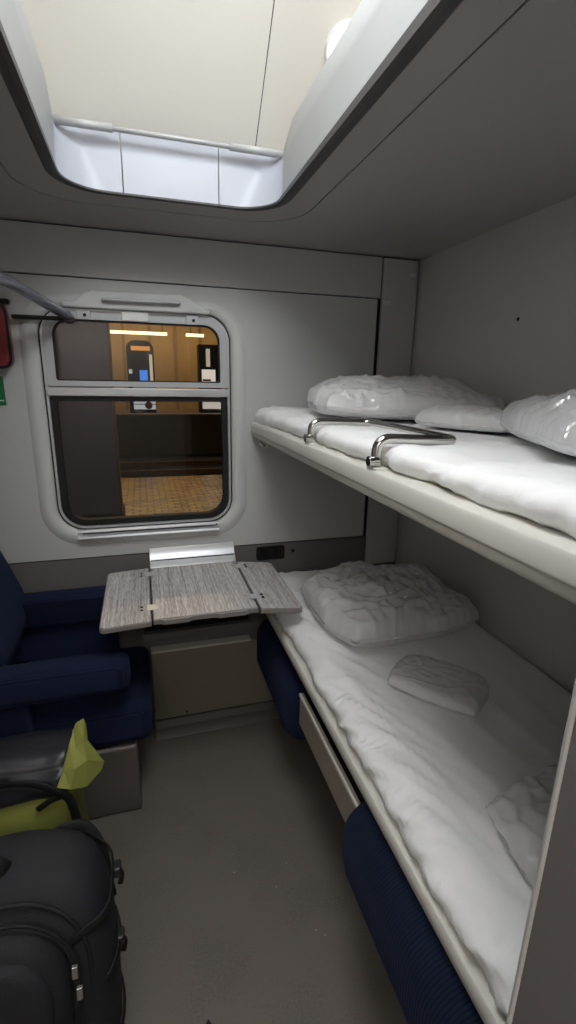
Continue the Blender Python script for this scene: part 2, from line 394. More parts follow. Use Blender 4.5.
# ------------------------------------------------------------------ ceiling with the opening
HX0, HX1, HY0, HY1 = -0.170, 0.420, -1.80, -0.358
RIM = rr(HX0-0.026, HX1+0.026, HY0, HY1+0.010, 0.135, 10)
BIG = rr(HX0-0.12, HX1+0.105, HY0-0.06, HY1+0.105, 0.17, 10)
BIG2 = rr(HX0-0.124, HX1+0.109, HY0-0.064, HY1+0.109, 0.174, 10)
CEN = (0.12, -1.1)
ce = struct(loft('ceiling', [XY(rectloop(BIG2, *CEN, XL, XR, YB, 0.012), ZC), XY(BIG2, ZC), XY(BIG2, ZC+0.01), XY(BIG2, ZC+0.03), XY(rectloop(BIG2, *CEN, XL, XR, YB, 0.012), ZC+0.03)], M['ceil'], smooth=False))
loft('ceiling_panel', [XY(BIG2, ZC+0.012), XY(BIG, ZC+0.012), XY(BIG, ZC), XY(RIM, ZC), XY(RIM, ZC+0.012)], M['ceil'], ce, smooth=False)
def ringz(pts, a, b):
    out = []
    for p, q in pts:
        k = min(1.0, max(0.0, (-0.42-q)/0.16)); k = k*k*(3-2*k)
        out.append((p, q, ZC+a+(b-a)*k))
    return out
loft('opening_edge', [XY(RIM, ZC+0.01), XY(RIM, ZC-0.0005), XY(rr(HX0-0.022, HX1+0.022, HY0, HY1+0.007, 0.132, 10), ZC-0.003),
     XY(rr(HX0-0.008, HX1+0.008, HY0, HY1+0.003, 0.121, 10), ZC-0.003), ringz(rr(HX0+0.002, HX1-0.002, HY0, HY1-0.002, 0.115, 10), 0.0, 0.001),
     ringz(rr(HX0+0.002, HX1-0.002, HY0, HY1-0.002, 0.115, 10), 0.005, 0.026), ringz(rr(HX0-0.006, HX1+0.006, HY0, HY1+0.006, 0.12, 10), 0.006, 0.027)], M['edge'], ce, smooth=False)
def lip_top(p, q):
    k = min(1.0, max(0.0, (-0.40-q)/0.09)); k = k*k*(3-2*k)
    return 2.198+0.044*k
def lip_loop(t, off=0.0):
    R_ = 0.115-0.07*t
    pts = rr(HX0-0.004*t-off, HX1+0.022*t+off, HY0, HY1+off, (0.1, 0.1, R_, R_), 10)
    return pts
def lip_pts(t, off=0.0):
    return [(p, q, ZC+0.002+(lip_top(p, q)-ZC-0.002)*t) for p, q in lip_loop(t, off)]
LL = [lip_pts(0), lip_pts(0.3), lip_pts(0.65), lip_pts(1.0), lip_pts(1.0, 0.012), lip_pts(0.05, 0.012)]
nL = len(LL[0])
# the collar splits into separate panels along its length
def lip_piece(name, idx):
    loops = [[l[i] for i in idx] for l in LL]
    return loft(name, loops, M['lip2'], ce, closed=False, smooth=True)
# indices: 0-10 bl corner, 11-21 br, 22-32 tr, 33-43 tl (y grows "up")
tr = LL
mid = []   # extra points along the far edge for panel joints
def edge_pts(x, layer):
    t, off = ((0, 0), (0.3, 0), (0.65, 0), (1.0, 0), (1.0, 0.012), (0.05, 0.012))[layer]
    q = HY1+off
    return (x, q, ZC+0.002+(lip_top(x, q)-ZC-0.002)*t)
def far_piece(xa, xb):
    xs = [xa+(xb-xa)*i/4 for i in range(5)]
    loft('collar_panel', [[edge_pts(x, k) for x in xs] for k in range(6)], M['lip'], ce, closed=False, smooth=True)
XA, XB = -0.012, 0.258
def corner_piece(idx, xjoin, first):
    loops = []
    for k in range(6):
        l = [LL[k][i] for i in idx]
        l = [edge_pts(xjoin, k)]+l if first else l+[edge_pts(xjoin, k)]
        loops.append(l)
    loft('collar_panel', loops, M['lip'], ce, closed=False, smooth=True)
corner_piece(list(range(22, 33)), XB+0.0015, False)
corner_piece(list(range(33, 44)), XA-0.0015, True)
far_piece(XA+0.0015, XB-0.0015)

def side_piece(i_near, i_far):
    loops = []
    for k in range(6):
        t = (0, 0.3, 0.65, 1.0, 1.0, 0.05)[k]
        a, b = LL[k][i_near], LL[k][i_far]
        qs = [a[1], -1.2, -0.8, -0.64, -0.58, -0.54, -0.51, -0.49]
        l = [(b[0], q, ZC+0.002+(lip_top(b[0], q)-ZC-0.002)*t) for q in qs]+[b]
        loops.append(l)
    loft('collar_panel', loops, M['lip2'], ce, closed=False, smooth=True)
side_piece(21, 22); side_piece(0, 43)
lip_piece('collar_panel', list(range(0, 22)))
# hand rail across the far end of the opening
ra = thing('opening_rail', 'thin white rail with thicker ends across the ceiling opening', 'rail', (0.15, -0.395, 2.188))
tube('rail_bar', [(-0.174, -0.398, 2.190), (0.47, -0.398, 2.190)], 0.0065, M['alu_paint'], ra)
tube('sleeve', [(-0.176, -0.398, 2.190), (-0.03, -0.398, 2.190)], 0.0105, M['alu_paint'], ra)
tube('sleeve', [(0.285, -0.398, 2.190), (0.472, -0.398, 2.190)], 0.0105, M['alu_paint'], ra)
# curved roof above the opening
prof = [(0.012, 2.085), (-0.20, 2.085), (-0.34, 2.23), (-0.60, 2.52), (-0.70, 2.60), (-0.85, 2.665), (-1.05, 2.70), (YB, 2.70)]
XJ = 0.374
def roof_piece(x0, x1):
    lo = [[(x, y, z) for (y, z) in prof] for x in (x0, x1)]
    return loft('roof_panel', lo, M['roof'], RO, closed=False, smooth=True)
RO = struct(box('ceiling_roof', (XL-0.05, XR+0.05, YB-0.05, 0.085, 2.76, 2.80), M['gap'], bevel=0))
roof_piece(XL, XJ-0.0012); roof_piece(XJ+0.0012, XR)
# lamps
lp = thing('added_ceiling_lamp', 'unseen white lamp box added under the roof above the opening', 'lamp', (0.19, -1.39, 2.70))  # added out of view to send light down through the opening
box('housing', (-0.12, 0.50, -1.70, -1.08, 2.64, 2.70), M['white'], lp, 0.004)
box('diffuser', (-0.10, 0.48, -1.68, -1.10, 2.50, 2.64), emis('added_lamp_diffuser', (0.955, 0.98, 1.0, 1), ADDED_LAMP_BOX), lp, 0.006)
rn = Vector((0, -0.745, -0.667))
rl = thing('round_lamp', 'small round white lamp on the cream roof right of the opening', 'lamp', (0.583, -0.505, 2.414))
disc('lamp_ring', Vector((0.583, -0.505, 2.414)), rn, 0.060, 0.02, M['white'], rl, 28, 0.004)
disc('lamp_lens', Vector((0.583, -0.505, 2.414))+rn*0.02, rn, 0.05, 0.012, emis('round_lens', (1, 0.98, 0.95, 1), LAMP_ROUND), rl, 28, 0.004)

# ------------------------------------------------------------------ window
win = bpy.data.objects.new('window_1', None); win.location = (0.008, 0.03, 0.966); COL.objects.link(win); WORLDLOC[win.name] = Vector(win.location); struct(win)
def ring(name, outer, inner, y0, y1, material, parent, bev=0.0):
    return loft(name, [XZ(outer, y1), XZ(outer, y0), XZ(inner, y0), XZ(inner, y1), XZ(outer, y1)], material, parent, smooth=False, bevel=bev)
ring('outer_frame', rr(-0.330, 0.346, 0.967, 1.786, 0.097), rr(-0.321, 0.337, 0.976, 1.777, 0.088), 0.006, 0.05, M['alu'], win)
ring('seal', rr(-0.3335, 0.3495, 0.9635, 1.7895, 0.100), rr(-0.3295, 0.3455, 0.9675, 1.7855, 0.0965), 0.002, 0.04, M['rubber'], win)
ring('sash_frame', rr(-0.320, 0.336, 1.517, 1.776, (0.006, 0.006, 0.087, 0.087)), rr(-0.290, 0.309, 1.536, 1.750, (0.008, 0.008, 0.06, 0.06)), 0.004, 0.04, M['alu_paint'], win)
ring('gasket', rr(-0.291, 0.310, 1.535, 1.751, (0.008, 0.008, 0.06, 0.06)), rr(-0.285, 0.304, 1.541, 1.745, (0.008, 0.008, 0.055, 0.055)), 0.010, 0.035, M['rubber'], win)
box('middle_rail', (-0.325, 0.341, -0.004, 0.04, 1.482, 1.512), M['alu'], win, 0.003)
ring('gasket', rr(-0.320, 0.336, 0.977, 1.480, (0.087, 0.087, 0.006, 0.006)), rr(-0.298, 0.315, 1.000, 1.462, (0.072, 0.072, 0.01, 0.01)), 0.012, 0.045, M['rubber'], win)
def pane(name, pts, y):
    lo = [XZ(pts, y), XZ(pts, y+0.006)]
    return loft(name, lo, M['glass'], win, cap0=True, cap1=True, smooth=False)
pane('pane', rr(-0.290, 0.309, 1.536, 1.750, (0.008, 0.008, 0.06, 0.06)), 0.022)
pane('pane', rr(-0.305, 0.322, 0.992, 1.470, (0.075, 0.075, 0.01, 0.01)), 0.026)
# top housing of the sash with its grip
prism('sash_housing', [(-0.245, 1.800), (-0.205, 1.806), (-0.175, 1.834), (-0.145, 1.846), (0.165, 1.849), (0.20, 1.838), (0.235, 1.808), (0.27, 1.800), (0.27, 1.786), (-0.245, 1.786)], 1, -0.020, 0.002, M['mould'], win, bevel=0.006, seg=3)
tube('grip', smoothpath([(-0.105, -0.020, 1.815), (-0.105, -0.034, 1.815), (0.155, -0.034, 1.818), (0.155, -0.020, 1.818)], 0.012), 0.006, M['alu_paint'], win, flat=0.008)
for x in (-0.178, 0.205):
    lt = box('latch', (x-0.024, x+0.024, -0.006, 0.006, 1.748, 1.780), M['alu_paint'], win, 0.003)
    disc('latch_hole', (x+0.004, -0.0055, 1.763), (0, -1, 0), 0.006, 0.002, M['gap'], lt, 12, 0)
box('label_plate', (-0.048, 0.045, -0.012, 0.006, 1.750, 1.780), M['white'], win, 0.003)
sb = prism('sill_bar', [(-0.001, 0.966), (-0.012, 0.966), (-0.016, 0.956), (-0.012, 0.948), (-0.030, 0.944), (-0.034, 0.936), (-0.030, 0.930), (-0.001, 0.930)], 0, -0.268, 0.288, M['alu'], win, bevel=0.002)
box('sill_slot', (-0.25, 0.272, -0.0165, -0.012, 0.9505, 0.9545), M['gap'], sb, 0)
disc('screw', (0.277, -0.016, 0.957), (0, -1, 0), 0.004, 0.002, M['blackmetal'], sb, 10, 0)

# ------------------------------------------------------------------ station outside the window
def far_mat(name, c, rough=0.6, var=0.1, vs=3): return mat(name, c, rough, var=var, vscale=vs)
def brick_mat(name, c1, c2, scale, rough):
    m = bpy.data.materials.new(name); m.use_nodes = True; nt = m.node_tree; b = nt.nodes['Principled BSDF']
    tc = nt.nodes.new('ShaderNodeTexCoord'); br = nt.nodes.new('ShaderNodeTexBrick'); br.inputs['Scale'].default_value = scale
    br.inputs['Color1'].default_value = c1; br.inputs['Color2'].default_value = c2; br.inputs['Mortar'].default_value = srgb(40, 30, 18)
    br.inputs['Mortar Size'].default_value = 0.03
    nt.links.new(tc.outputs['Object'], br.inputs[0]); nt.links.new(br.outputs[0], b.inputs['Base Color']); b.inputs['Roughness'].default_value = rough
    return m
struct(box('platform_near', (-4, 6, 3.2, 5.95, -1.0, 0.0), brick_mat('platform_tiles', srgb(190, 150, 70), srgb(140, 106, 46), 3.0, 0.22), bevel=0))
struct(box('track_bed', (-8, 12, 5.95, 14.9, -1.1, -1.0), far_mat('ballast', srgb(52, 44, 38), 0.9, 0.3, 5), bevel=0))
for i, y in enumerate((7.6, 9.0, 11.3, 12.7)):
    tag(box('track_rail', (-7.5, 11.5, y-0.035, y+0.035, -1.0, -0.86), M['railsteel'], bevel=0),
        ['nearest steel track rail beyond the window', 'second steel track rail beyond the window', 'third steel track rail beyond the window', 'farthest steel track rail beside far platform'][i], 'rail', 'track rails outside')
struct(box('platform_far', (-8, 12, 14.9, 19.0, -1.0, 0.34), far_mat('platform_stone', srgb(120, 96, 66), 0.5), bevel=0))
box('platform_edge', (-8, 12, 14.86, 15.15, 0.34, 0.38), far_mat('edge_stone', srgb(190, 160, 110)), bpy.data.objects['platform_far'] if 'platform_far' in WORLDLOC else None, 0)
sw = struct(box('station_wall', (-8, 12, 18.0, 18.3, 0.34, 5.5), far_mat('station_plaster', srgb(200, 164, 104), 0.6, 0.15, 1.5), bevel=0))
for i in range(9): box('wall_rib', (-3.4+i*0.95, -3.3+i*0.95, 17.94, 18.0, 0.34, 4.4), far_mat('wall_rib_%d' % i, srgb(168, 132, 78)), sw, 0)
struct(box('station_canopy', (-8, 12, 13.6, 18.3, 4.15, 4.4), far_mat('canopy', srgb(70, 52, 34)), bevel=0))
TUBE = emis('tube_glow', (1.0, 0.80, 0.40, 1), 3.2)
for i, (xa, xb) in enumerate(((-1.1, 0.94), (1.54, 2.12))):
    t = thing('tube_lamp', ['long glowing yellow strip lamp over the far platform', 'short glowing yellow strip lamp at right over far platform'][i], 'lamp', ((xa+xb)/2, 15.0, 2.9), 'platform strip lamps')
    box('tube', (xa, xb, 14.97, 15.03, 2.86, 2.95), TUBE, t, 0)
    for x in (xa+0.15, xb-0.15): box('hanger', (x-0.01, x+0.01, 14.99, 15.01, 2.95, 4.15), M['blackmetal'], t, 0)
v1 = thing('ticket_machine', 'tall dark ticket machine with blue lit screen on far platform', 'machine', (0.08, 16.2, 0.34))
prism('body', [(p, q) for p, q in rr(-0.38, 0.52, 0.34, 2.75, (0.02, 0.02, 0.3, 0.3), 5)], 1, 16.0, 16.6, far_mat('machine_dark', srgb(38, 30, 26)), v1)
box('header', (-0.22, 0.40, 15.97, 16.0, 2.42, 2.56), emis('header_glow', (1, 0.45, 0.12, 1), 0.6), v1, 0)
box('screen', (0.02, 0.28, 15.97, 16.0, 1.40, 1.78), emis('screen_blue', (0.08, 0.28, 1.0, 1), 0.9), v1, 0)
box('notice', (-0.33, -0.22, 15.97, 16.0, 1.66, 1.80), emis('notice_white', (0.8, 0.85, 1, 1), 0.5), v1, 0)
box('side_light', (0.36, 0.46, 15.97, 16.0, 1.36, 2.3), emis('side_white', (1, 0.9, 0.7, 1), 0.5), v1, 0)
for i in range(4): box('lower_panel', (-0.24, 0.50, 15.96, 16.0, 0.46+i*0.19, 0.62+i*0.19), emis('panel_white_%d' % i, (0.85, 0.95, 1, 1), 0.42), v1, 0)
disc('emblem', (0.26, 15.96, 0.60), (0, -1, 0), 0.13, 0.02, mat('emblem_red', srgb(130, 40, 40), 0.5), v1, 16, 0)
v2 = thing('vending_machine', 'lit white and red vending machine at the right of far platform', 'machine', (2.5, 16.2, 0.34))
box('body', (2.05, 2.85, 16.0, 16.6, 0.34, 2.7), far_mat('machine_brown', srgb(46, 34, 26)), v2, 0.02)
box('display', (2.14, 2.62, 15.97, 16.0, 1.25, 1.85), emis('display_white', (1, 0.93, 0.85, 1), 0.75), v2, 0)
box('red_stripe', (2.16, 2.45, 15.95, 15.97, 1.45, 1.52), mat('stripe_red', srgb(190, 40, 50), 0.5), v2, 0)
box('lower_display', (2.14, 2.80, 15.97, 16.0, 0.48, 1.10), emis('display_low', (1, 0.93, 0.88, 1), 0.5), v2, 0)
box('poster', (2.30, 2.44, 15.97, 16.0, 1.95, 2.55), emis('poster_white', (1, 0.9, 0.7, 1), 0.45), v2, 0)
pil = thing('reflection_pillar', 'made-up pillar for the dark reflection at left of the window', 'pillar', (-0.55, 3.6, 0.0))  # pillar made up for a dark interior reflection in the left glass
box('shaft', (-0.98, -0.27, 3.4, 3.8, 0.0, 4.2), far_mat('pillar_dark', srgb(120, 114, 124), 0.6), pil, 0.02)
box('plinth', (-1.0, -0.25, 3.38, 3.82, 0.0, 0.12), far_mat('plinth_dark', srgb(46, 42, 44), 0.6), pil, 0.01)
box('edge_strip', (-0.285, -0.262, 3.39, 3.41, 0.12, 4.2), far_mat('pillar_edge', srgb(120, 100, 60), 0.6), pil, 0)

# ------------------------------------------------------------------ lower wall: heater, socket
hc = thing('heater_cover', 'plain beige metal heater cover at floor under the table', 'heater', (0.25, -0.03, 0.0))
box('cover', (-0.022, 0.56, -0.032, 0.003, 0.05, 0.395), M['heater'], hc, 0.004)
box('top_lip', (-0.022, 0.42, -0.042, 0.003, 0.395, 0.405), M['rail'], hc, 0.002)  # paler colour stands for light falling on the lip
prism('kick_strip', [(0.003, 0.0), (-0.105, 0.0), (-0.10, 0.006), (-0.05, 0.018), (-0.036, 0.045), (0.003, 0.045)], 0, -0.022, 0.60, M['base'], hc, bevel=0.002)
disc('screw', (0.12, -0.032, 0.07), (0, -1, 0), 0.005, 0.003, M['blackmetal'], hc, 10, 0)
lg = thing('pipe_ledge', 'dark horizontal ledge on the wall under the table', 'ledge', (0.2, -0.03, 0.46))
box('ledge', (-0.05, 0.42, -0.06, 0.003, 0.470, 0.50), M['lower'], lg, 0.004)
box('ledge_back', (-0.04, 0.41, -0.03, 0.003, 0.50, 0.56), M['blackmetal'], lg, 0.004)
so = thing('power_socket', 'black power socket recessed in grey wall right of table', 'socket', (0.51, 0.004, 0.775))
ring('frame', rr(0.455, 0.585, 0.770, 0.832, 0.01), rr(0.463, 0.577, 0.777, 0.825, 0.008), -0.004, 0.006, M['blackmetal'], so)
box('back', (0.46, 0.58, 0.000, 0.006, 0.774, 0.828), M['rubber'], so, 0)
for x in (0.492, 0.548):
    disc('outlet', (x, 0.0, 0.801), (0, -1, 0), 0.021, 0.003, M['blackmetal'], so, 20)
sk = thing('wall_knob', 'small round grey knob on the wall beside the socket', 'knob', (0.625, 0.004, 0.80))
disc('ring', (0.625, 0.004, 0.802), (0, -1, 0), 0.016, 0.004, M['lower'], sk, 18)
disc('button', (0.625, 0.0, 0.802), (0, -1, 0), 0.008, 0.004, M['blackmetal'], sk, 14)

# ------------------------------------------------------------------ folding table
TZ = 0.80
tb = thing('folding_table', 'grey wood folding table with two side leaves below the window', 'table', (0.17, -0.02, 0.74))
def tslab(name, x0, x1, y0, y1, d0, d1, r):
    """tabletop slab, dropping by d0 at x0 and d1 at x1"""
    pts = rr(x0, x1, y0, y1, r, 5)
    zz = lambda p: TZ-(d0+(d1-d0)*(p-x0)/(x1-x0))
    top = [(p, q, zz(p)) for p, q in rr(x0+0.004, x1-0.004, y0+0.004, y1-0.004, [max(0.001, a-0.003) for a in r], 5)]
    e1 = [(p, q, zz(p)-0.003) for p, q in pts]; e2 = [(p, q, zz(p)-0.017) for p, q in pts]; bt = [(p, q, zz(p)-0.020) for p, q in rr(x0+0.004, x1-0.004, y0+0.004, y1-0.004, [max(0.001, a-0.003) for a in r], 5)]
    o = loft(name, [top, e1, e2, bt], M['wood'], tb, cap0=True, cap1=True, smooth=False)
    o.data.materials.append(M['tedge'])
    n = len(pts)
    for p in o.data.polygons:
        if abs(p.normal.z) < 0.9: p.material_index = 1
    return o
tslab('tabletop', -0.004, 0.346, -0.512, -0.055, 0, 0, (0.004,)*4)
for (xa, xb) in ((0.02, 0.12), (0.20, 0.31)):
    prism('front_lip', [(xa, -0.512), (xa+0.012, -0.520), (xb-0.012, -0.520), (xb, -0.512)], 2, TZ-0.018, TZ-0.003, M['tedge'], tb)
ll = tslab('leaf', -0.168, -0.008, -0.520, -0.05, 0.008, 0.0, (0.02, 0.004, 0.004, 0.02))
rl_ = tslab('leaf', 0.350, 0.505, -0.522, -0.065, 0.0, 0.018, (0.004, 0.02, 0.02, 0.004))
for (lf, x, dx) in ((ll, -0.006, -1), (rl_, 0.348, 1)):
    for y in (-0.42, -0.12):
        box('hinge', (x-0.016, x+0.016, y-0.02, y+0.02, TZ-0.001, TZ+0.0015), M['alu'], lf, 0.001)
        for yy in (-0.012, 0.012):
            disc('screw', (x+dx*0.032, y+yy, TZ-0.004), (0, 0, 1), 0.005, 0.0045, M['blackmetal'], lf, 10, 0)
prism('wall_bracket', [(0.002, 0.868), (-0.010, 0.868), (-0.022, 0.835), (-0.048, 0.815), (-0.062, 0.803), (-0.062, 0.785), (0.002, 0.775)], 0, -0.004, 0.352, M['alu'], tb, bevel=0.003)
box('bracket_slot', (0.0, 0.348, -0.040, -0.037, 0.822, 0.826), M['gap'], tb, 0)
for x in (0.05, 0.29):
    prism('support_arm', [(0.002, 0.775), (-0.40, 0.78), (-0.40, 0.765), (-0.05, 0.70), (0.002, 0.62)], 0, x-0.012, x+0.012, M['blackmetal'], tb)

# ------------------------------------------------------------------ left seat
st = thing('train_seat', 'navy blue upholstered seat with armrests by the window', 'seat', (-0.3, -0.25, 0.0))
def softbox(name, b, material, parent, r, seg=4): return box(name, b, material, parent, r, seg)
box('base', (-0.70, -0.085, -0.453, -0.02, 0.0, 0.285), M['base'], st, 0.012, 3)
softbox('seat_cushion', (-0.52, -0.028, -0.455, -0.02, 0.285, 0.45), M['blue'], st, 0.045)
bprof = [(-0.53, 0.45), (-0.515, 0.52), (-0.482, 0.60), (-0.468, 0.66), (-0.478, 0.75), (-0.515, 0.86), (-0.54, 0.93), (-0.565, 1.05), (-0.59, 1.18), (-0.62, 1.32), (-0.66, 1.38), (-0.735, 1.38), (-0.735, 0.45)]
prism('backrest', bprof, 1, -0.43, -0.03, M['blue'], st, bevel=0.02, seg=3)
def armrest(name, x0, x1, y0, y1, z0, z1):
    lo = []
    pr = rr(y0, y1, z0, z1, min(0.03, (y1-y0)*0.45, (z1-z0)*0.45), 4)
    cy, cz = (y0+y1)/2, (z0+z1)/2
    for x, s in ((x0, 1), (x1-0.045, 1), (x1-0.018, 0.93), (x1-0.005, 0.78), (x1, 0.5)):
        lo.append([(x, cy+(p-cy)*s, cz+(q-cz)*s) for p, q in pr])
    return loft(name, lo, M['blue'], st, cap0=True, cap1=True)
armrest('armrest', -0.56, -0.088, -0.515, -0.415, 0.545, 0.662)
armrest('armrest', -0.56, -0.14, -0.10, -0.015, 0.60, 0.735)
box('arm_support', (-0.62, -0.40, -0.495, -0.435, 0.30, 0.56), M['blue'], st, 0.015)
box('arm_panel', (-0.62, -0.15, -0.055, -0.018, 0.44, 0.62), M['blue'], st, 0.01)

# ------------------------------------------------------------------ right bench folded under the lower bunk
bn = thing('bench_seat', 'navy blue folded bench seat under the lower bunk', 'seat', (0.7, -0.8, 0.0))
box('base', (0.70, 1.14, -1.68, -0.02, 0.0, 0.52), M['gap'], bn, 0.004)  # black colour stands for the dark void under the bunk
def bolster(name, y0, y1, x0, x1, z0, z1, material, tilt=0.0):
    lo = []; pr = rr(x0, x1, z0, z1, (0.06, 0.02, 0.02, 0.075), 5); cx, cz = (x0+x1)/2+0.03, (z0+z1)/2
    for y, s in ((y0, 0.6), (y0+0.008, 0.82), (y0+0.025, 0.95), (y0+0.06, 1), (y1-0.06, 1), (y1-0.025, 0.95), (y1-0.008, 0.82), (y1, 0.6)):
        lo.append([(cx+(p-cx)*s, y, cz+(q-cz)*s) for p, q in pr])
    return loft(name, lo, material, bn, cap0=True, cap1=True)
bolster('headrest', -1.69, -1.115, 0.402, 0.66, 0.370, 0.585, M['blue_rib'])
bolster('seat_cushion', -0.62, -0.06, 0.43, 0.70, 0.29, 0.53, M['blue'])
fp = box('front_panel', (0.452, 0.466, -1.13, -0.66, 0.425, 0.545), M['beige'], bn, 0.003)
box('panel_lip', (0.449, 0.456, -1.13, -0.66, 0.534, 0.546), M['rail'], fp, 0.002)

# ------------------------------------------------------------------ bunks
def rail_profile(xf, z0, z1, depth):
    return [(xf+0.004, z0), (xf, z0+0.006), (xf-0.0, z0+0.018), (xf-0.004, z0+0.022), (xf-0.004, z1-0.008), (xf, z1-0.001), (xf+0.006, z1), (xf+depth, z1), (xf+depth, z0)]
ub = thing('upper_bunk', 'cream upper bunk shelf along the right wall', 'bunk', (0.8, -0.85, 1.32))
prism('front_rail', rail_profile(0.433, 1.325, 1.382, 0.05), 1, -1.695, -0.006, M['rail'], ub, bevel=0.002)
box('bunk_board', (0.483, 1.157, -1.695, -0.006, 1.330, 1.368), M['board'], ub, 0.002)
# folded guard rail
gp = smoothpath([(0.452, -0.70, 1.38), (0.448, -0.70, 1.444), (0.628, -0.70, 1.440), (0.636, -1.10, 1.436), (0.448, -1.10, 1.444), (0.452, -1.10, 1.38)], 0.034, 7)
gr = tube('guard_rail', gp, 0.0105, M['chrome'], ub, 12)
for y in (-0.70, -1.10):
    box('guard_foot', (0.438, 0.468, y-0.022, y+0.022, 1.380, 1.387), M['rail'], ub, 0.003)
    disc('guard_knob', (0.430, y-0.004, 1.398), (-1, 0, 0), 0.011, -0.022, M['chrome'], ub, 14)
hk = tube('latch_hook', smoothpath([(0.452, -0.09, 1.328), (0.447, -0.10, 1.305), (0.452, -0.16, 1.298), (0.47, -0.17, 1.318), (0.48, -0.17, 1.332)], 0.02), 0.006, M['chrome'], ub)
for i in range(3):
    box('slat', (0.474, 0.54, -1.325+i*0.065, -1.27+i*0.065, 1.3685, 1.382), M['slat'], ub, 0.003)

lb = thing('lower_bunk', 'cream lower bunk frame along the right wall', 'bunk', (0.8, -0.85, 0.6))
prism('front_rail', rail_profile(0.450, 0.598, 0.645, 0.04), 1, -1.695, -0.006, M['rail'], lb, bevel=0.002)
box('bunk_board', (0.49, 1.157, -1.695, -0.006, 0.600, 0.632), M['board'], lb, 0.002)

def fold(x, y, seed, fx, fy, ang):
    c, s = math.cos(ang), math.sin(ang); u = (x*c+y*s)*fx; v = (-x*s+y*c)*fy
    n = noise.noise(Vector((u, v, seed)))
    return 1-min(1, abs(n)*3.2)
def mattress(name, label, prof, y0, y1, amp_front, amp_top, seed, ny=230, sag=None):
    # arc-length resample of the cross-section
    P = [Vector((p, 0, q)) for p, q in prof]; out = []
    for i in range(len(P)-1):
        L = (P[i+1]-P[i]).length; n = max(2, int(L/0.010))
        for k in range(n): out.append(P[i].lerp(P[i+1], k/n))
    out.append(P[-1])
    for _ in range(3):
        out = [out[0]]+[(out[i-1]+out[i]*2+out[i+1])/4 for i in range(1, len(out)-1)]+[out[-1]]
    nx = len(out); vs = []; s = 0; S = [0]
    for i in range(1, nx): s += (out[i]-out[i-1]).length; S.append(s)
    N = []
    for i in range(nx):
        t = (out[min(i+1, nx-1)]-out[max(i-1, 0)]); N.append(Vector((-t.z, 0, t.x)).normalized())
    for j in range(ny+1):
        y = y0+(y1-y0)*j/ny
        for i in range(nx):
            p = out[i]; q = Vector((p.x, y, p.z))
            wf_ = math.exp(-(S[i]/0.16)**2)*min(1, S[i]/0.06)**1.5
            f1 = fold(S[i], y, seed, 26, 4.0, 0.34); f2 = fold(S[i], y, seed+5, 44, 6, 0.55); f3 = noise.noise(Vector((S[i]*5, y*4, seed+9)))
            d = wf_*amp_front*(f1*0.8+f2*0.5)+amp_top*(0.5*f3+0.55*fold(S[i], y, seed+3, 9, 1.6, 0.12))*min(1, S[i]/0.08)
            e = min(1, (y1-y)/0.03+0.3, (y-y0)/0.03+0.3)
            q = q+N[i]*d
            q.z = prof[0][1]+(q.z-prof[0][1])*(0.55+0.45*e)
            if sag: q = q+N[i]*sag(y)*min(1, S[i]/0.05)
            vs.append(q)
    fs = [(j*nx+i, j*nx+i+1, (j+1)*nx+i+1, (j+1)*nx+i) for j in range(ny) for i in range(nx-1)]
    o = mobj(name, vs, fs, M['sheet'], None, smooth=True, origin=(0.8, (y0+y1)/2, prof[0][1]))
    # close the underside and the ends
    return tag(o, label, 'mattress')
lowprof = [(0.500, 0.634), (0.476, 0.646), (0.464, 0.662), (0.470, 0.684), (0.495, 0.700), (0.54, 0.708), (0.70, 0.708), (0.95, 0.704), (1.13, 0.700), (1.152, 0.690), (1.155, 0.660), (1.150, 0.636)]
mattress('lower_mattress', 'lower bunk mattress under a wrinkled white sheet', lowprof, -1.692, -0.008, 0.023, 0.005, 3.3, ny=330)
upprof = [(0.520, 1.372), (0.482, 1.384), (0.466, 1.400), (0.470, 1.412), (0.492, 1.421), (0.54, 1.424), (0.70, 1.421), (0.95, 1.418), (1.13, 1.415), (1.152, 1.408), (1.155, 1.395), (1.150, 1.372)]
def upsag(y):
    d = 0.006+0.012*max(0, min(1, (y+0.32)/0.12))
    for yc in (-0.20, -0.69, -1.10): d -= 0.010*math.exp(-((y-yc)/0.020)**2)
    d -= 0.012*math.exp(-((y+1.27)/0.05)**2)
    return d
mattress('upper_mattress', 'upper bunk mattress under a smooth white sheet', upprof, -1.692, -0.008, 0.012, 0.005, 8.1, sag=upsag)

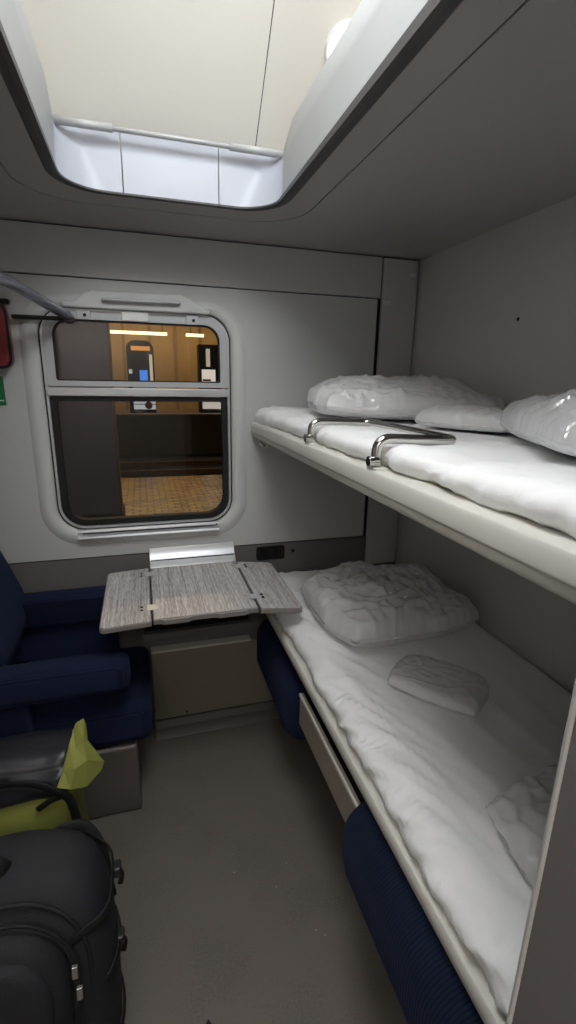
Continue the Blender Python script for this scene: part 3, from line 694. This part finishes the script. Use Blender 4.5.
# ------------------------------------------------------------------ bagged bedding
def cushion_surface(c, ax, hx, hy, h, seed, lump, crinkle, pw=0.42, n=64, base=0.0, grow=0.0, edge=0.30, cf=14, spike=0.0):
    ca, sa = math.cos(ax), math.sin(ax); vs = []; fs = []
    def pt(u, v, side):
        x = (hx+grow)*u*math.sqrt(max(0, 1-0.20*v*v)); y = (hy+grow)*v*math.sqrt(max(0, 1-0.20*u*u))
        k = max(0.0, (1-abs(u)**3.0)*(1-abs(v)**3.0))**pw
        nn = noise.noise(Vector((x*6, y*6, seed)))
        w1 = noise.noise(Vector((x*5, y*5, seed+7))); w2 = noise.noise(Vector((x*5, y*5, seed+8)))
        a1, b1 = x*cf*0.55+w1*2.2, y*cf*1.3+w2*2.2
        cr = (1-min(1, abs(noise.noise(Vector((a1, b1, seed+4))))*3.2)) - 0.35
        cr += 0.7*((1-min(1, abs(noise.noise(Vector((y*cf*0.9+w1*2, x*cf*2.2+w2*2, seed+14))))*3.2)) - 0.35)
        cr += 0.35*noise.noise(Vector((x*cf*4, y*cf*4, seed+20)))
        rim = max(abs(u), abs(v))**8
        z0 = h*edge
        if side > 0: z = z0+(h-z0+grow)*k+(lump*nn+crinkle*cr)*(0.35+0.65*k)+spike*rim*max(0, cr)
        else: z = z0*(1-k) + 0.001 + 0.0*cr
        wob = 1+0.05*noise.noise(Vector((math.atan2(v, u)*2.0, seed, 1.7)))+crinkle*1.2*rim*cr
        x *= wob; y *= wob
        return (min(1.152, c[0]+x*ca-y*sa), c[1]+x*sa+y*ca, c[2]+base+max(z, 0.0012))
    for side in (1, -1):
        o = len(vs)
        for j in range(n+1):
            for i in range(n+1):
                u = -1+2*i/n; v = -1+2*j/n
                u = math.copysign(abs(u)**0.8, u); v = math.copysign(abs(v)**0.8, v)
                vs.append(pt(u, v, side))
        for j in range(n):
            for i in range(n):
                a = o+j*(n+1)+i
                fs.append((a, a+1, a+n+2, a+n+1))
    return vs, fs
def bagged(name, label, cat, inner, c, ax, hx, hy, h, seed, lump=0.02, crinkle=0.010, innermat='pillow', pw=0.42, edge=0.30, group=None, cf=11, spike=0.0, n=90, shrink=0.010):
    t = thing(name, label, cat, c, group)
    vs, fs = cushion_surface(c, ax, hx-shrink, hy-shrink, h-0.006, seed, lump, crinkle*0.35, pw, 40, 0.003, 0, edge)
    mobj(inner, vs, fs, M[innermat], t, smooth=True)
    vs, fs = cushion_surface(c, ax, hx, hy, h, seed, lump, crinkle, pw, n, 0.0, 0.006, edge, cf, spike)
    mobj('plastic_bag', vs, fs, M['film'], t, smooth=True)
    return t
ZL, ZU = 0.711, 1.430
bagged('bagged_pillow', 'large white pillow in clear plastic on the lower bunk below the table edge', 'pillow', 'pillow', (0.812, -0.525, ZL), 0.10, 0.265, 0.235, 0.140, 2.2, 0.045, 0.014, pw=0.32, edge=0.40)
bagged('bagged_linen', 'small flat packet of linen in plastic in the middle of lower bunk', 'linen', 'folded_linen', (0.765, -0.960, ZL), 0.69, 0.085, 0.125, 0.042, 5.1, 0.016, 0.0035, 'pinkish', 0.25, 0.35, cf=12)
bagged('bagged_blanket', 'clear plastic bag of white bedding at near end of lower bunk', 'blanket', 'blanket', (0.835, -1.51, ZL), 0.06, 0.24, 0.19, 0.075, 9.4, 0.02, 0.014, 'pillow', 0.30, 0.35, spike=0.015, shrink=0.022)
bagged('bagged_pillow', 'wide white pillow in clear plastic on upper bunk at the window end', 'pillow', 'pillow', (0.865, -0.445, ZU), -0.22, 0.31, 0.20, 0.116, 12.6, 0.03, 0.013, pw=0.32, edge=0.40)
bagged('bagged_linen', 'flat packet of linen in plastic in the middle of upper bunk', 'linen', 'folded_linen', (0.880, -0.838, ZU), 0.42, 0.092, 0.150, 0.052, 15.5, 0.016, 0.005, 'pillow', 0.28, 0.35, cf=12)
bagged('bagged_pillow', 'puffy white pillow in clear plastic at near end of upper bunk', 'pillow', 'pillow', (0.935, -1.31, ZU), -0.47, 0.245, 0.29, 0.108, 18.3, 0.035, 0.014, pw=0.34)

# ------------------------------------------------------------------ left: coat bar, red box, green sign
cb = thing('coat_bar', 'shiny dark metal bar slanting across the upper left of window', 'bar', (-0.24, -0.02, 1.75))
tube('slanting_tube', smoothpath([(-0.72, -0.52, 1.80), (-0.43, -0.40, 1.825), (-0.345, -0.345, 1.812), (-0.225, -0.040, 1.752), (-0.222, -0.014, 1.748)], 0.06, 8), 0.017, M['barmetal'], cb, 14)
box('wall_arm', (-0.405, -0.215, -0.034, -0.016, 1.738, 1.752), M['blackmetal'], cb, 0.004)
disc('end_foot', (-0.224, -0.0125, 1.748), (0, -1, 0), 0.018, 0.012, M['blackmetal'], cb, 16)
rb = thing('emergency_box', 'dark red emergency box on the wall left of window', 'box', (-0.51, -0.01, 1.57))
prism('box_body', rr(-0.60, -0.415, 1.575, 1.80, (0.03, 0.03, 0.05, 0.05), 6), 1, -0.055, -0.0005, M['red'], rb, bevel=0.01, seg=3)
tube('rim', [(p, -0.052, q) for p, q in rr(-0.598, -0.417, 1.577, 1.798, (0.03, 0.03, 0.05, 0.05), 6)]+[(-0.598, -0.052, 1.607)], 0.005, M['blackmetal'], rb, 6)
box('hook', (-0.435, -0.408, -0.03, -0.001, 1.786, 1.80), M['blackmetal'], rb, 0.003)
gs = thing('green_sign', 'small green sign on the wall under the red box', 'sign', (-0.51, -0.003, 1.45))
box('plate', (-0.60, -0.461, -0.004, -0.0004, 1.447, 1.548), M['green'], gs, 0.001)
box('lettering', (-0.595, -0.466, -0.0048, -0.004, 1.462, 1.466), M['white'], gs, 0)

# ------------------------------------------------------------------ luggage
def superloop(cx, cy, hx, hy, z, e=3.2, n=36, fn=None):
    pts = []
    for k in range(n):
        a = 2*math.pi*k/n; c, s = math.cos(a), math.sin(a)
        x = cx+hx*math.copysign(abs(c)**(2/e), c); y = cy+hy*math.copysign(abs(s)**(2/e), s)
        pts.append((x, y, z))
    return pts
bk = thing('backpack', 'charcoal backpack standing on the floor at left', 'backpack', (-0.36, -1.12, 0.0))
lo = []
for z, hx, hy, dx, dy in ((0.004, .17, .09, 0, 0), (0.02, .215, .125, 0, 0), (0.10, .232, .140, 0, 0), (0.25, .238, .145, 0, 0), (0.40, .232, .140, 0, .005), (0.48, .215, .128, 0, .012), (0.525, .185, .105, -.005, .018), (0.548, .14, .075, -.01, .02), (0.555, .07, .04, -.01, .02)):
    lo.append([(x, y, z+0.018*noise.noise(Vector((x*9, y*9, z*9)))*(z > 0.1)) for x, y, z in superloop(-0.355+dx, -1.12+dy, hx, hy, z)])
loft('pack_body', lo, M['pack'], bk, cap0=True, cap1=True, subsurf=1)
# arched front pocket and its lid
def pocket(name, x0, x1, z0, z1, yb, th, r, material):
    lo = []
    for y, s in ((yb, 1.0), (yb-th*0.6, 0.99), (yb-th*0.9, 0.94), (yb-th, 0.84), (yb-th*1.03, 0.5)):
        cx, cz = (x0+x1)/2, (z0+z1)/2
        lo.append([(cx+(p-cx)*s, y+0.10*max(0, q-0.25)*0.5, cz+(q-cz)*s) for p, q in rr(x0, x1, z0, z1, r, 8)])
    return loft(name, lo, material, bk, cap1=True)
pk = pocket('front_pocket', -0.56, -0.20, 0.05, 0.50, -1.225, 0.075, (0.04, 0.04, 0.13, 0.13), M['pack2'])
pocket('pocket_lid', -0.55, -0.228, 0.33, 0.475, -1.285, 0.035, (0.02, 0.02, 0.10, 0.10), M['pack'])
pocket('pocket_panel', -0.55, -0.30, 0.06, 0.325, -1.285, 0.03, (0.03, 0.01, 0.01, 0.03), M['pack'])
zp = [(p, -1.262+0.05*max(0, q-0.25), q) for p, q in rr(-0.578, -0.185, 0.04, 0.515, (0.04, 0.04, 0.14, 0.14), 8)][10:34]
tube('zipper', zp, 0.0035, M['web'], bk, 8)
zp2 = [(x*1.0, y+0.02, z+0.018) for x, y, z in zp[4:]]
tube('piping', [(p, -1.235+0.06*max(0, q-0.25), q) for p, q in rr(-0.590, -0.168, 0.03, 0.530, (0.04, 0.04, 0.15, 0.15), 8)][10:34], 0.0045, M['pack2'], bk, 8)
for (x, y, z) in ((-0.192, -1.268, 0.415), (-0.185, -1.272, 0.375), (-0.150, -1.262, 0.10)):
    box('zip_pull', (x-0.006, x+0.006, y-0.012, y-0.002, z-0.014, z+0.010), M['silver'], bk, 0.002)
tube('grab_handle', smoothpath([(-0.50, -1.13, 0.535), (-0.49, -1.15, 0.575), (-0.36, -1.15, 0.58), (-0.33, -1.14, 0.545)], 0.04), 0.020, M['pack2'], bk, 10, flat=0.009)
for i, (z, y) in enumerate(((0.46, -1.09), (0.33, -1.12), (0.18, -1.12))):
    s_ = tube('side_strap', smoothpath([(-0.20+0.02*(i > 0), -1.235, z-0.02), (-0.128, -1.20, z-0.01), (-0.112-0.012*(i == 0), y, z), (-0.130, -1.03, z+0.01), (-0.19, -0.985, z+0.02)], 0.05), 0.011, M['web'], bk, 8, flat=0.003)
    if i < 2:
        b_ = box('buckle', (-0.124, -0.106, y-0.020, y+0.014, z-0.011, z+0.011), M['buckle'], bk, 0.005)
        tube('strap_end', smoothpath([(-0.112, y, z), (-0.106, y+0.005, z-0.02), (-0.112, y+0.01, z-0.045)], 0.015), 0.006, M['web'], bk, 6, flat=0.002)
tube('shoulder_strap', smoothpath([(-0.26, -1.00, 0.50), (-0.20, -0.975, 0.50), (-0.165, -0.98, 0.44), (-0.15, -0.99, 0.32)], 0.05), 0.022, M['pack2'], bk, 10, flat=0.008)

for ch in bk.children:                       # the soft pack slouches back against the bag behind it
    for v in ch.data.vertices:
        zz = v.co.z+ch.location.z; v.co.y = v.co.y*0.8+0.25*zz-0.07
db = thing('roll_top_bag', 'black and lime roll top bag behind the backpack', 'bag', (-0.42, -0.63, 0.0))
def bagloop(z, hx, hy, dx=0, dy=0, e=6.5):
    return [(x+0.012*noise.noise(Vector((x*14, y*14, z*18))), y+0.016*noise.noise(Vector((x*16, y*9, z*22+3))), z+(0.016*noise.noise(Vector((x*11, y*15, 4.4))) if z > 0.46 else 0)) for x, y, z in superloop(-0.46+dx, -0.652+dy, hx, max(0.01, hy-0.022), z, e, 44)]
loft('lower_body', [bagloop(0.003, .18, .09), bagloop(0.02, .205, .12), bagloop(0.15, .215, .135), bagloop(0.30, .215, .135), bagloop(0.44, .208, .128), bagloop(0.455, .18, .10)], M['olive'], db, cap0=True, cap1=True)
loft('upper_body', [bagloop(0.425, .217, .136), bagloop(0.435, .219, .138), bagloop(0.455, .217, .134), bagloop(0.47, .214, .120, 0, -0.004), bagloop(0.485, .213, .116, 0, -0.004), bagloop(0.487, .214, .100, 0, -0.004), bagloop(0.505, .212, .092, 0, -0.004), bagloop(0.520, .205, .080, 0, -0.004), bagloop(0.527, .19, .05, 0, -0.004), bagloop(0.529, .12, .02, 0, -0.004)], M['tarp'], db, cap0=True, cap1=True)
# lime roll-top end folded over on the right
vs = []; fs = []
fl_pts = [[(-0.240, -0.690, 0.575), (-0.230, -0.685, 0.594), (-0.212, -0.680, 0.600), (-0.208, -0.675, 0.575)],
          [(-0.250, -0.715, 0.550), (-0.236, -0.722, 0.545), (-0.216, -0.705, 0.535), (-0.206, -0.690, 0.532)],
          [(-0.268, -0.745, 0.490), (-0.236, -0.760, 0.500), (-0.205, -0.738, 0.505), (-0.165, -0.705, 0.460)],
          [(-0.285, -0.765, 0.455), (-0.250, -0.775, 0.450), (-0.212, -0.755, 0.430), (-0.175, -0.715, 0.440)]]
top = [p for row in fl_pts for p in row]; bot = [(x-0.004, y+0.008, z-0.006) for x, y, z in top]
for j in range(3):
    for i in range(3):
        a = j*4+i; fs.append((a, a+1, a+5, a+4)); fs.append((16+a, 16+a+4, 16+a+5, 16+a+1))
per = [0, 1, 2, 3, 7, 11, 15, 14, 13, 12, 8, 4]
for i in range(12): a, b = per[i], per[(i+1) % 12]; fs.append((a, b, 16+b, 16+a))
mobj('roll_top_end', top+bot, fs, M['olive'], db)
tube('strap', smoothpath([(-0.47, -0.55, 0.535), (-0.465, -0.66, 0.530), (-0.46, -0.768, 0.45), (-0.455, -0.772, 0.34)], 0.04), 0.017, M['web'], db, 8, flat=0.003)
tube('strap', smoothpath([(-0.42, -0.765, 0.500), (-0.34, -0.768, 0.490), (-0.285, -0.778, 0.455), (-0.255, -0.772, 0.42), (-0.243, -0.770, 0.34), (-0.238, -0.768, 0.25)], 0.05), 0.012, M['web'], db, 8, flat=0.005)
tube('strap', smoothpath([(-0.34, -0.764, 0.395), (-0.30, -0.770, 0.425), (-0.262, -0.772, 0.43)], 0.03), 0.009, M['web'], db, 8, flat=0.004)
b_ = box('buckle', (-0.256, -0.222, -0.786, -0.770, 0.270, 0.312), M['buckle'], db, 0.005)
box('cord_lock', (-0.238, -0.214, -0.785, -0.768, 0.245, 0.268), M['silver'], b_, 0.004)
tube('carry_band', smoothpath([(-0.65, -0.745, 0.512), (-0.50, -0.755, 0.508), (-0.40, -0.762, 0.500)], 0.05), 0.016, M['web'], db, 8, flat=0.006)

# small dark strap end on the floor at the bottom of the picture
tag(prism('strap_end', [(0.045, -1.172), (0.070, -1.135), (0.088, -1.160), (0.080, -1.22), (0.05, -1.22)], 2, 0.0005, 0.006, M['web'], None, bevel=0.001), 'tip of a black strap lying on the bare floor', 'strap')
